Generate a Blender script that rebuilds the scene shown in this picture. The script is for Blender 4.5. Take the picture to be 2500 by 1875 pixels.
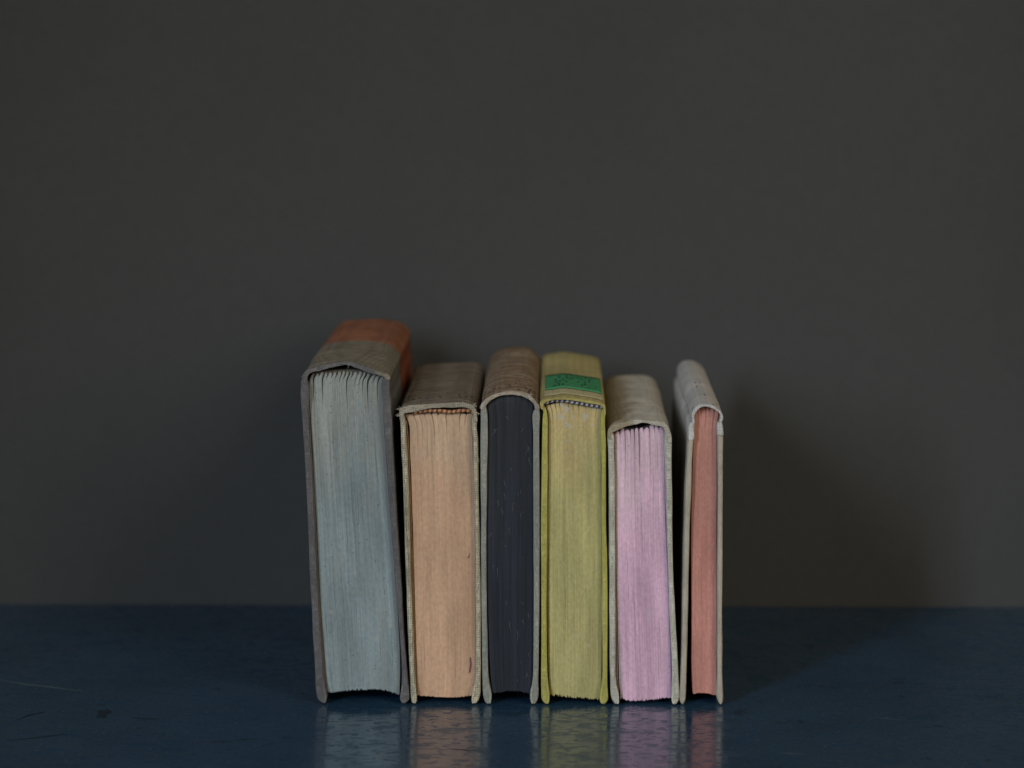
import bpy, bmesh, math, random
from mathutils import Vector, noise

random.seed(7)
scene = bpy.context.scene
for o in list(bpy.data.objects):
    bpy.data.objects.remove(o, do_unlink=True)

# ------------------------------------------------------------------ camera
IMG_W, IMG_H, FPX = 2500.0, 1875.0, 7399.4       # photograph size, focal length in its pixels
PITCH, YAW = math.radians(6.96), math.radians(0.82)
CAM_D = 1.40                                     # camera to the plane of the books' near ends
CAM_H = 0.3235
cam_data = bpy.data.cameras.new('camera')
cam = bpy.data.objects.new('camera', cam_data)
scene.collection.objects.link(cam)
cam.location = (0, -CAM_D, CAM_H)
cam.rotation_euler = (math.radians(90) - PITCH, 0, YAW)
cam_data.sensor_width = 36
cam_data.lens = FPX / IMG_W * 36
cam_data.clip_start, cam_data.clip_end = 0.05, 50
cam_data.dof.use_dof = True
cam_data.dof.focus_distance = 1.405
cam_data.dof.aperture_fstop = 6.5
scene.camera = cam

# ------------------------------------------------------------------ world and lamps
world = bpy.data.worlds.new('World'); scene.world = world
world.use_nodes = True
bg = world.node_tree.nodes['Background']
bg.inputs['Color'].default_value = (1.0, 0.93, 0.82, 1)
bg.inputs['Strength'].default_value = 0.16

def area_lamp(name, az, el, dist, sx, sy, power, color, spread, aim):
    """az: degrees from the camera axis, positive to the left; el: degrees above the table"""
    l = bpy.data.lights.new(name, 'AREA'); l.shape = 'RECTANGLE'
    l.size, l.size_y, l.energy, l.color = sx, sy, power, color
    l.spread = math.radians(spread)
    o = bpy.data.objects.new(name, l); scene.collection.objects.link(o)
    a, e = math.radians(az), math.radians(el)
    aim = Vector(aim)
    o.location = aim + dist * Vector((-math.sin(a) * math.cos(e), -math.cos(a) * math.cos(e), math.sin(e)))
    o.rotation_euler = (aim - o.location).to_track_quat('-Z', 'Y').to_euler()
    return o
area_lamp('window_light', 28, 21, 2.2, 0.24, 1.10, 1.46, (0.82, 1.0, 1.25), 42, (0.06, 0.10, -0.20))
area_lamp('room_light', -33, 25, 2.1, 0.62, 1.35, 4.15, (1.10, 1.03, 0.88), 100, (0.0, 0.05, 0.06))

scene.view_settings.view_transform = 'Standard'
scene.view_settings.look = 'None'
scene.view_settings.exposure = 0
scene.view_settings.gamma = 1
scene.view_settings.use_curve_mapping = False
scene.render.engine = 'CYCLES'

# ------------------------------------------------------------------ pixel -> point on the near plane
cp, sp, cy_, sy_ = math.cos(PITCH), math.sin(PITCH), math.cos(YAW), math.sin(YAW)
FWD = Vector((-sy_ * cp, cy_ * cp, -sp)); RGT = Vector((cy_, sy_, 0)); UPV = RGT.cross(FWD)
def px(x, y):
    d = FWD + RGT * ((x - IMG_W / 2) / FPX) + UPV * ((IMG_H / 2 - y) / FPX)
    t = CAM_D / d.y
    return (d.x * t, CAM_H + d.z * t)

# ------------------------------------------------------------------ node helpers
class N:
    def __init__(s, name):
        s.m = bpy.data.materials.new(name); s.m.use_nodes = True
        s.t = s.m.node_tree; s.b = s.t.nodes['Principled BSDF']
        s.tc = s.t.nodes.new('ShaderNodeTexCoord')
    def link(s, a, b): s.t.links.new(a, b)
    def _in(s, sock, v):
        if hasattr(v, 'is_linked') or hasattr(v, 'links'): s.link(v, sock)
        else:
            if sock.type == 'RGBA' and len(v) == 3: v = (*v, 1)
            sock.default_value = v
    def vec(s, src, scale, loc=(0, 0, 0), rot=(0, 0, 0)):
        n = s.t.nodes.new('ShaderNodeMapping'); s.link(src, n.inputs['Vector'])
        n.inputs['Scale'].default_value = scale; n.inputs['Location'].default_value = loc
        n.inputs['Rotation'].default_value = rot
        return n.outputs[0]
    def noise(s, v, scale=1, detail=3, rough=0.55, dist=0):
        n = s.t.nodes.new('ShaderNodeTexNoise'); s.link(v, n.inputs['Vector'])
        n.inputs['Scale'].default_value = scale; n.inputs['Detail'].default_value = detail
        n.inputs['Roughness'].default_value = rough; n.inputs['Distortion'].default_value = dist
        return n.outputs['Fac']
    def voro(s, v, scale):
        n = s.t.nodes.new('ShaderNodeTexVoronoi'); n.voronoi_dimensions = '2D'; s.link(v, n.inputs['Vector'])
        n.inputs['Scale'].default_value = scale
        return n.outputs['Distance'], n.outputs['Color']
    def ramp(s, f, a, b, lo=0.0, hi=1.0):
        n = s.t.nodes.new('ShaderNodeMapRange'); n.interpolation_type = 'SMOOTHSTEP' if a < b else 'LINEAR'
        s._in(n.inputs[0], f)
        for i, v in zip((1, 2, 3, 4), (a, b, lo, hi)): n.inputs[i].default_value = v
        return n.outputs[0]
    def math(s, op, a, b=0.0, c=0.0):
        n = s.t.nodes.new('ShaderNodeMath'); n.operation = op
        s._in(n.inputs[0], a); s._in(n.inputs[1], b); s._in(n.inputs[2], c)
        return n.outputs[0]
    def mix(s, f, a, b, mode='MIX'):
        n = s.t.nodes.new('ShaderNodeMix'); n.data_type = 'RGBA'; n.blend_type = mode
        s._in(n.inputs[0], f); s._in(n.inputs[6], a); s._in(n.inputs[7], b)
        return n.outputs[2]
    def sep(s, v):
        n = s.t.nodes.new('ShaderNodeSeparateXYZ'); s.link(v, n.inputs[0]); return n.outputs
    def grey(s, f):
        n = s.t.nodes.new('ShaderNodeCombineColor')
        for i in range(3): s.link(f, n.inputs[i])
        return n.outputs[0]
    def bump(s, h, dist, strength=1.0):
        n = s.t.nodes.new('ShaderNodeBump'); s.link(h, n.inputs['Height'])
        n.inputs['Distance'].default_value = dist; n.inputs['Strength'].default_value = strength
        s.link(n.outputs[0], s.b.inputs['Normal'])
    def done(s, color, rough=0.8, spec=0.3):
        s._in(s.b.inputs['Base Color'], color); s._in(s.b.inputs['Roughness'], rough)
        s._in(s.b.inputs['Specular IOR Level'], spec)
        return s.m

def plain(name, color, rough=0.8, spec=0.25):
    n = N(name); o = n.tc.outputs['Object']
    f = n.ramp(n.noise(o, 900, 3), 0.25, 0.75, 0.72, 1.2)
    return n.done(n.mix(1.0, color, n.grey(f), 'MULTIPLY'), rough, spec)

def page_mat(name, base, aged, top_v, streak=0.16, line=0.35, dark=(0.05, 0.045, 0.04), blot=None, blot_amt=0.0,
             chips=None, spots=0.0, rough=0.85, spec=0.15, side=None, side_u=None, seed=0):
    """UV: u metres across the block, v metres up from the table"""
    n = N(name); uv = n.tc.outputs['UV']
    xyz = n.sep(uv)
    off = (seed * 3.1, seed * 1.7, 0)
    big = n.noise(n.vec(uv, (60, 22, 1), off), 1, 3)
    # where the edge is faded towards the spine
    fade = n.math('ADD', n.ramp(xyz[1], top_v - 0.07, top_v, 0, 1), n.ramp(big, 0.3, 0.7, -0.35, 0.35))
    col = n.mix(n.ramp(fade, 0.0, 1.0), base, aged)
    # leaf-by-leaf tone
    s1 = n.noise(n.vec(uv, (420, 5, 1), off), 1, 2)
    s2 = n.noise(n.vec(uv, (1500, 9, 1), off), 1, 2)
    s3 = n.noise(n.vec(uv, (4200, 30, 1), off), 1, 1)
    tone = n.math('ADD', n.ramp(s1, 0.25, 0.75, -0.5 * streak, 0.5 * streak), n.ramp(s2, 0.25, 0.75, -0.6 * streak, 0.6 * streak))
    tone = n.math('ADD', tone, n.ramp(s3, 0.25, 0.75, 1 - 0.45 * streak, 1 + 0.45 * streak))
    mott = n.noise(n.vec(uv, (700, 420, 1), off), 1, 4, 0.65)
    tone = n.math('MULTIPLY', tone, n.ramp(mott, 0.25, 0.75, 0.88, 1.11))
    fad = n.noise(n.vec(uv, (75, 16, 1), (seed * 2.3, 5, 0)), 1, 3, 0.6)
    tone = n.math('MULTIPLY', tone, n.ramp(fad, 0.28, 0.72, 0.83, 1.13))
    col = n.mix(1.0, col, n.grey(tone), 'MULTIPLY')
    if side is not None:                         # some leaves of another paper tone
        sd = n.noise(n.vec(uv, (230, 2.5, 1), (seed + 5.5, 2, 0)), 1, 2)
        f = n.ramp(sd, 0.46, 0.62, 0, 0.8)
        if side_u: f = n.math('MULTIPLY', f, n.ramp(xyz[0], side_u[0], side_u[1], 0.15, 1))
        col = n.mix(f, col, side)
    # fine dark slits between leaves, broken up along their length
    l1 = n.noise(n.vec(uv, (2300, 14, 1), (9 + seed, 4, 0)), 1, 1)
    lm = n.noise(n.vec(uv, (500, 30, 1), (2, 8 + seed, 0)), 1, 2)
    lf = n.math('MULTIPLY', n.ramp(l1, 0.64, 0.74), n.ramp(lm, 0.42, 0.62))
    col = n.mix(n.math('MULTIPLY', lf, line), col, dark)
    if blot:
        b = n.noise(n.vec(uv, (95, 60, 1), (seed, 7, 0)), 1, 4, 0.6)
        col = n.mix(n.ramp(b, 0.56, 0.75, 0, blot_amt), col, blot)
    if chips:
        c = n.noise(n.vec(uv, (330, 260, 1), (3, seed, 0)), 1, 2.5, 0.5)
        near = n.ramp(xyz[1], top_v - 0.04, top_v - 0.004, 0.0, 0.15)
        near = n.math('ADD', near, n.ramp(big, 0.45, 0.75, -0.02, 0.07))
        col = n.mix(n.ramp(n.math('ADD', c, near), 0.68, 0.715, 0, 0.6), col, chips)
    if spots:
        d, c = n.voro(n.vec(uv, (300, 300, 1)), 1)
        cr = n.sep(c)[0]
        f = n.math('MULTIPLY', n.ramp(d, 0.12, 0.05), n.math('GREATER_THAN', cr, 1 - spots))
        col = n.mix(n.math('MULTIPLY', f, 0.75), col, dark)
        d, c = n.voro(n.vec(uv, (160, 160, 1), (4, 2, 0)), 1)
        cr = n.sep(c)[1]
        f = n.math('MULTIPLY', n.ramp(d, 0.26, 0.06), n.math('GREATER_THAN', cr, 1 - spots * 0.5))
        col = n.mix(n.math('MULTIPLY', f, 0.35), col, (0.40, 0.36, 0.26))
    h = n.math('ADD', n.math('MULTIPLY', s2, 0.6), n.math('ADD', n.math('MULTIPLY', s3, 0.5), n.math('MULTIPLY', lf, -0.8)))
    n.bump(h, 0.00035, 0.8)
    return n.done(col, rough, spec)

def cloth_mat(name, edge, spine=None, edge_y=0.0012, period=0.0007, weave=0.35, stain=None, stain_amt=0.5, stain_scale=45,
              worn=None, worn_amt=0.0, band=None, band_y=0.1, marks=None, split_z=None, low=None, rough=0.9, streaky=False, left_tint=None):
    """edge: colour of the turned-in cloth at the near end; spine: weathered colour along the back"""
    n = N(name); o = n.tc.outputs['Object']; xyz = n.sep(o)
    spine = spine or edge
    nz = n.noise(o, 380, 3)
    yy = n.math('ADD', xyz[1], n.ramp(nz, 0.2, 0.8, -0.0007, 0.0007))
    col = n.mix(n.ramp(yy, edge_y - 0.0005, edge_y + 0.0006), edge, spine)
    big = n.noise(o, stain_scale, 5, 0.65)
    col = n.mix(1.0, col, n.grey(n.ramp(big, 0.25, 0.75, 0.8, 1.16)), 'MULTIPLY')
    if stain:
        st = n.noise(n.vec(o, (stain_scale * .5,) * 3, (3.3, 1.1, 7.7)), 1, 4, 0.6)
        col = n.mix(n.ramp(st, 0.42, 0.68, 0, stain_amt), col, stain)
    if left_tint:                                  # a tide mark along one joint
        col = n.mix(n.ramp(n.math('ADD', xyz[0], n.ramp(big, 0.2, 0.8, -0.004, 0.004)), left_tint[1] + 0.003, left_tint[1] - 0.003, 0, left_tint[2]), col, left_tint[0])
    if worn:
        w = n.noise(n.vec(o, (45, 170, 90) if streaky else (170, 170, 170), (1, 9, 2)), 1, 5, 0.7, 0.6)
        f = n.ramp(w, 0.49, 0.62, 0, worn_amt)
        col = n.mix(f, col, worn)
    if band:
        f = n.ramp(n.math('ADD', xyz[1], n.ramp(nz, 0.2, 0.8, -0.0005, 0.0005)), band_y - 0.0006, band_y + 0.0006)
        col = n.mix(f, col, n.mix(n.ramp(big, 0.35, 0.65), band, tuple(c * 0.72 for c in band)))
    if split_z is not None:
        f = n.ramp(xyz[2], split_z + 0.0003, split_z - 0.0003)
        col = n.mix(f, col, low)
    if marks:                                     # remains of worn lettering and pin holes: (y0, y1, cell x, cell y, density, colour)
        y0, y1, sx, sy, dens, mc = marks
        d, c = n.voro(n.vec(o, (sx, sy, 1e-4)), 1)
        inb = n.math('MULTIPLY', n.ramp(xyz[1], y0, y0 + 0.002), n.ramp(xyz[1], y1, y1 - 0.003))
        pick = n.math('GREATER_THAN', n.sep(c)[0], 1 - dens)
        up = n.ramp(n.sep(n.tc.outputs['Normal'])[2], 0.3, 0.5)
        f = n.math('MULTIPLY', n.math('MULTIPLY', inb, up), n.math('MULTIPLY', pick, n.ramp(d, 0.32, 0.2)))
        col = n.mix(n.math('MULTIPLY', f, 0.85), col, mc)
    k = 2 * math.pi / period
    wob = n.ramp(n.noise(o, 250, 2), 0, 1, -1.3, 1.3)
    waves = [n.math('SINE', n.math('MULTIPLY_ADD', xyz[i], k, wob)) for i in range(3)]
    wv = n.math('ADD', n.math('ADD', waves[0], waves[1]), waves[2])
    wv = n.math('ADD', wv, n.ramp(n.noise(o, 2600, 2), 0.2, 0.8, -1.6, 1.6))
    col = n.mix(1.0, col, n.grey(n.ramp(wv, -2.4, 2.4, 1 - weave, 1 + weave)), 'MULTIPLY')
    n.bump(wv, 0.00012, 0.9)
    return n.done(col, rough, 0.15)

# ------------------------------------------------------------------ mesh helpers
def link(name, me, parent, mat):
    o = bpy.data.objects.new(name, me); scene.collection.objects.link(o)
    if parent: o.parent = parent
    if mat: me.materials.append(mat)
    return o

def spline(pts, step, closed=True):
    """centripetal Catmull-Rom through pts, sampled about every `step` metres"""
    P = [Vector((a, b)) for a, b in pts]; n = len(P); out = []
    rng = range(n) if closed else range(n - 1)
    for i in rng:
        if closed: p0, p1, p2, p3 = P[i - 1], P[i], P[(i + 1) % n], P[(i + 2) % n]
        else:
            p1, p2 = P[i], P[i + 1]
            p0 = P[i - 1] if i else p1 * 2 - p2
            p3 = P[i + 2] if i + 2 < n else p2 * 2 - p1
        t0 = 0.0; t1 = t0 + max((p1 - p0).length, 1e-6) ** .5
        t2 = t1 + max((p2 - p1).length, 1e-6) ** .5; t3 = t2 + max((p3 - p2).length, 1e-6) ** .5
        m = max(1, min(60, int(math.ceil((p2 - p1).length / step))))
        for k in range(m):
            t = t1 + (t2 - t1) * k / m
            a1 = p0 * ((t1 - t) / (t1 - t0)) + p1 * ((t - t0) / (t1 - t0))
            a2 = p1 * ((t2 - t) / (t2 - t1)) + p2 * ((t - t1) / (t2 - t1))
            a3 = p2 * ((t3 - t) / (t3 - t2)) + p3 * ((t - t2) / (t3 - t2))
            b1 = a1 * ((t2 - t) / (t2 - t0)) + a2 * ((t - t0) / (t2 - t0))
            b2 = a2 * ((t3 - t) / (t3 - t1)) + a3 * ((t - t1) / (t3 - t1))
            out.append(b1 * ((t2 - t) / (t2 - t1)) + b2 * ((t - t1) / (t2 - t1)))
    if not closed: out.append(P[-1])
    return out

def prism(name, outline, y0, y1, bevel, parent, mat, segs=10, wob=0.0, rag=0.0, seed=0.0, morph=None):
    """closed outline in (x, z) run from y0 to y1 with rounded ends, a little waviness and a ragged near edge"""
    n = len(outline)
    area = sum(outline[i].x * outline[(i + 1) % n].y - outline[(i + 1) % n].x * outline[i].y for i in range(n))
    if area < 0: outline = outline[::-1]
    nor = []
    for i in range(n):
        t = outline[(i + 1) % n] - outline[i - 1]
        if t.length < 1e-9: t = Vector((1, 0))
        t.normalize(); nor.append(Vector((t.y, -t.x)))
    rings = [(y0, bevel), (y0 + bevel * .25, bevel * .4), (y0 + bevel, 0)]
    for k in range(1, segs): rings.append((y0 + bevel + (y1 - y0 - 2 * bevel) * k / segs, 0))
    rings += [(y1 - bevel, 0), (y1 - bevel * .25, bevel * .4), (y1, bevel)]
    verts, faces = [], []
    for j, (y, ins) in enumerate(rings):
        for i in range(n):
            p = outline[i] - nor[i] * ins
            w = noise.noise(Vector((p.x * 160, y * 30, p.y * 60 + seed))) * wob
            yy = y
            if rag and j < 4:
                yy += rag * (1 - j / 5) * (noise.noise(Vector((p.x * 420, seed, p.y * 420))) + 0.5 * noise.noise(Vector((p.x * 1500, seed, p.y * 1500))))
            q = p + nor[i] * w
            if morph: q.y += morph(p.x, yy)
            verts.append((q.x, yy, max(q.y, 0.0003)))
    R = len(rings)
    for j in range(R - 1):
        for i in range(n):
            a, b = j * n + i, j * n + (i + 1) % n
            faces.append((a, b, b + n, a + n))
    faces.append(tuple(range(n))[::-1] if False else tuple(range(n)))
    faces.append(tuple(reversed(range((R - 1) * n, R * n))))
    me = bpy.data.meshes.new(name); me.from_pydata(verts, [], faces)
    bm = bmesh.new(); bm.from_mesh(me)
    for f in bm.faces: f.smooth = len(f.verts) == 4
    bmesh.ops.triangulate(bm, faces=[f for f in bm.faces if len(f.verts) > 4])
    bmesh.ops.recalc_face_normals(bm, faces=bm.faces)
    bm.to_mesh(me); bm.free()
    return link(name, me, parent, mat)

def interp(tab, v):
    """tab: (key, value) sorted by key"""
    if v <= tab[0][0]: return tab[0][1]
    for (a, x), (b, y) in zip(tab, tab[1:]):
        if v <= b: 
            f = (v - a) / (b - a) if b > a else 0
            return x + (y - x) * f
    return tab[-1][1]

def smooth_tab(tab, step=0.002):
    return sorted([(p.x, p.y) for p in spline(tab, step, False)])

class Block:
    """the page block: left and right edges x(z), upper and lower edges z(u)"""
    def __init__(s, left, right, top, bottom, ox):
        L = [px(*p) for p in left]; R = [px(*p) for p in right]
        s.L = sorted((z, x - ox) for x, z in L); s.R = sorted((z, x - ox) for x, z in R)
        s.L = smooth_tab(s.L); s.R = smooth_tab(s.R)
        def tab(pts):
            out = []
            for p in pts:
                x, z = px(*p); x -= ox
                l, r = interp(s.L, z), interp(s.R, z)
                out.append(((x - l) / (r - l), z))
            return sorted(out)
        s.T = smooth_tab(tab(top), 0.02); s.B = smooth_tab(tab(bottom), 0.02)
        zm = 0.5 * (s.T[0][1] + s.B[0][1]); s.W = interp(s.R, zm) - interp(s.L, zm)
    def pt(s, u, t):
        zt, zb = interp(s.T, u), interp(s.B, u)
        z = zt + (zb - zt) * t
        return interp(s.L, z) + (interp(s.R, z) - interp(s.L, z)) * u, z

def section(blk, u0, u1, y0, y1, parent, mat, rnd, gap_top, gap_low, reach0, reach1, fold, rag, name='page_section', cols=9, rows=26, lift=0.0, dy=0.0, deepk=0.0003):
    """one sewn gathering of leaves; the joints to its neighbours open towards the spine"""
    ts = [(k / rows) ** 1.7 for k in range(rows + 1)]
    verts, faces, uvs = [], [], []
    C = cols + 1
    rag_c = [rnd.uniform(-1, 1) * rag for _ in range(C)]
    rel = [rnd.uniform(-1, 1) * 0.000018 for _ in range(C)]
    sh = rnd.uniform(0, 50)
    for t in ts:
        for k in range(C):
            w = k / cols
            def g(reach): return (gap_low + (gap_top - gap_low) * max(0.0, 1 - t / reach) ** 1.5) / blk.W
            uu = u0 + g(reach0) + (u1 - u0 - g(reach0) - g(reach1)) * w
            x, z = blk.pt(uu, t)
            e = abs(2 * w - 1)
            if t < 0.02: z -= fold * e ** 3 * (1 - t / 0.02) - lift
            if t > 0.97: z += (rag_c[k] + rag * 0.8 * e ** 4) * (t - 0.97) / 0.03
            wav = 0.00016 * noise.noise(Vector((blk.W * 900, t * 9, uu * 3)))
            x += wav
            rch = reach0 if w < 0.5 else reach1
            deep = 0.00003 * e ** 6 + (deepk * e ** 8) * max(0.0, 1 - t / rch) ** 2
            crown = 0.0006 * max(0.0, 1 - t / 0.03) ** 2
            y = y0 + dy + deep + crown + rel[k] + 0.00010 * noise.noise(Vector((sh, t * 3, 4)))
            verts.append((x, y, z)); uvs.append((uu * blk.W, z))
    nf = len(verts); Rn = rows + 1
    for j in range(rows):
        for k in range(cols):
            a = j * C + k
            faces.append((a, a + C, a + C + 1, a + 1))
    ring = [k for k in range(C)] + [j * C + cols for j in range(1, Rn)] + [rows * C + k for k in range(cols - 1, -1, -1)] + [j * C for j in range(Rn - 2, 0, -1)]
    base = len(verts)
    m = len(ring)
    for i in ring:
        verts.append(verts[i]); uvs.append(uvs[i])
    for i in ring:
        v = verts[i]; verts.append((v[0], y1, v[2])); uvs.append(uvs[i])
    for i in range(m):
        j = (i + 1) % m
        faces.append((base + i, base + m + i, base + m + j, base + j))
    faces.append(tuple(base + m + i for i in range(m)))
    me = bpy.data.meshes.new(name); me.from_pydata(verts, [], faces)
    ul = me.uv_layers.new(name='UVMap')
    for lp in me.loops: ul.data[lp.index].uv = uvs[lp.vertex_index]
    for i, p in enumerate(me.polygons): p.use_smooth = i < rows * cols
    return link(name, me, parent, mat)

def tube(name, paths, r, parent, mat, sides=5, taper=True):
    verts, faces = [], []
    for path in paths:
        P = [Vector(p) for p in path]; n = len(P); b0 = len(verts)
        for i, p in enumerate(P):
            t = (P[min(i + 1, n - 1)] - P[max(i - 1, 0)]).normalized()
            a = t.cross(Vector((0.3, 0.1, 1))).normalized(); b = t.cross(a)
            rr = r * (1 - 0.6 * i / (n - 1)) if taper else r
            for k in range(sides):
                an = 2 * math.pi * k / sides
                verts.append(p + (a * math.cos(an) + b * math.sin(an)) * rr)
        for i in range(n - 1):
            for k in range(sides):
                q = b0 + i * sides
                faces.append((q + k, q + (k + 1) % sides, q + sides + (k + 1) % sides, q + sides + k))
    me = bpy.data.meshes.new(name); me.from_pydata([tuple(v) for v in verts], [], faces)
    for p in me.polygons: p.use_smooth = True
    return link(name, me, parent, mat)

def thread(rnd, p, d, length, curl, n=6):
    p = Vector(p); d = Vector(d).normalized(); out = [p.copy()]
    for i in range(n):
        d = (d + Vector((rnd.uniform(-1, 1), rnd.uniform(-1, 1), rnd.uniform(-1, 1))) * curl).normalized()
        p = p + d * (length / n); out.append(p.copy())
    return out

# ------------------------------------------------------------------ setting
WALL_Y = 0.243
def setting():
    n = N('navy_table_paint'); o = n.tc.outputs['Object']
    a = n.noise(n.vec(o, (14, 14, 14)), 1, 5, 0.6)
    b = n.noise(n.vec(o, (150, 230, 100)), 1, 5, 0.62, 0.5)
    c = n.noise(n.vec(o, (900, 900, 900)), 1, 2)
    col = n.mix(n.ramp(a, 0.3, 0.7), (0.015, 0.042, 0.074), (0.022, 0.054, 0.091))
    col = n.mix(1.0, col, n.grey(n.ramp(c, 0.2, 0.8, 0.8, 1.2)), 'MULTIPLY')
    chip = n.ramp(n.noise(n.vec(o, (38, 42, 38), (2.2, 0.7, 0)), 1, 5, 0.7, 0.8), 0.63, 0.68)
    col = n.mix(n.math('MULTIPLY', chip, 0.7), col, (0.013, 0.020, 0.028))
    d, cc = n.voro(n.vec(o, (240, 240, 1)), 1)
    dust = n.math('MULTIPLY', n.ramp(d, 0.12, 0.05), n.math('GREATER_THAN', n.sep(cc)[0], 0.93))
    col = n.mix(n.math('MULTIPLY', dust, 0.35), col, (0.3, 0.33, 0.34))
    b2 = n.noise(n.vec(o, (45, 70, 40), (5, 3, 0)), 1, 5, 0.7, 0.3)
    worn = n.math('MAXIMUM', n.ramp(b, 0.49, 0.61), n.ramp(b2, 0.49, 0.63, 0, 0.9))
    worn2 = n.math('MAXIMUM', worn, chip)
    rough = n.math('ADD', n.ramp(worn2, 0, 1, 0.12, 0.32), n.ramp(c, 0.2, 0.8, -0.03, 0.03))
    spec = n.ramp(worn2, 0, 1, 0.54, 0.16)
    h = n.math('ADD', n.math('MULTIPLY', b, 0.5), n.math('MULTIPLY', c, 0.06))
    n.bump(h, 0.00022, 0.6)
    tmat = n.done(col, rough, spec)
    # table: a thick board with eased front edge
    x0, x1, y0, y1, th = -0.75, 0.75, -0.42, WALL_Y - 0.001, 0.035
    prof = [(y1, 0), (y1, -th), (y0 + .004, -th), (y0, -th + .004), (y0, -.004), (y0 + .0012, -.0012), (y0 + .004, 0)]
    vs = [(x, p[0], p[1]) for x in (x0, x1) for p in prof]; k = len(prof)
    fs = [(i, (i + 1) % k, k + (i + 1) % k, k + i) for i in range(k)] + [tuple(range(k)), tuple(range(2 * k - 1, k - 1, -1))]
    me = bpy.data.meshes.new('table_top'); me.from_pydata(vs, [], fs)
    bm = bmesh.new(); bm.from_mesh(me); bmesh.ops.recalc_face_normals(bm, faces=bm.faces); bm.to_mesh(me); bm.free()
    t = link('table_top', me, None, tmat); t['kind'] = 'structure'
    t['label'] = 'glossy navy blue painted table top with scuffs and chips'
    # wall
    n = N('dark_grey_plaster'); o = n.tc.outputs['Object']
    a = n.noise(n.vec(o, (5, 5, 5)), 1, 4, 0.5); b = n.noise(n.vec(o, (220, 220, 220)), 1, 4, 0.6)
    col = n.mix(n.ramp(a, 0.3, 0.7), (0.0565, 0.0555, 0.0510), (0.063, 0.0615, 0.0562))
    col = n.mix(1.0, col, n.grey(n.ramp(b, 0.2, 0.8, 0.95, 1.05)), 'MULTIPLY')
    n.bump(b, 0.0006, 0.35)
    wm = n.done(col, 0.85, 0.2)
    me = bpy.data.meshes.new('wall')
    X, Z0, Z1, T = 1.2, -0.5, 1.1, 0.05
    vs = [(x, y, z) for x in (-X, X) for y in (WALL_Y, WALL_Y + T) for z in (Z0, Z1)]
    fs = [(0, 1, 5, 4), (2, 6, 7, 3), (0, 2, 3, 1), (4, 5, 7, 6), (0, 4, 6, 2), (1, 3, 7, 5)]
    me.from_pydata(vs, [], fs)
    bm = bmesh.new(); bm.from_mesh(me); bmesh.ops.recalc_face_normals(bm, faces=bm.faces); bm.to_mesh(me); bm.free()
    w = link('wall', me, None, wm); w['kind'] = 'structure'
    w['label'] = 'plain matt dark grey wall behind the books'
    return t
table = setting()

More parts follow.
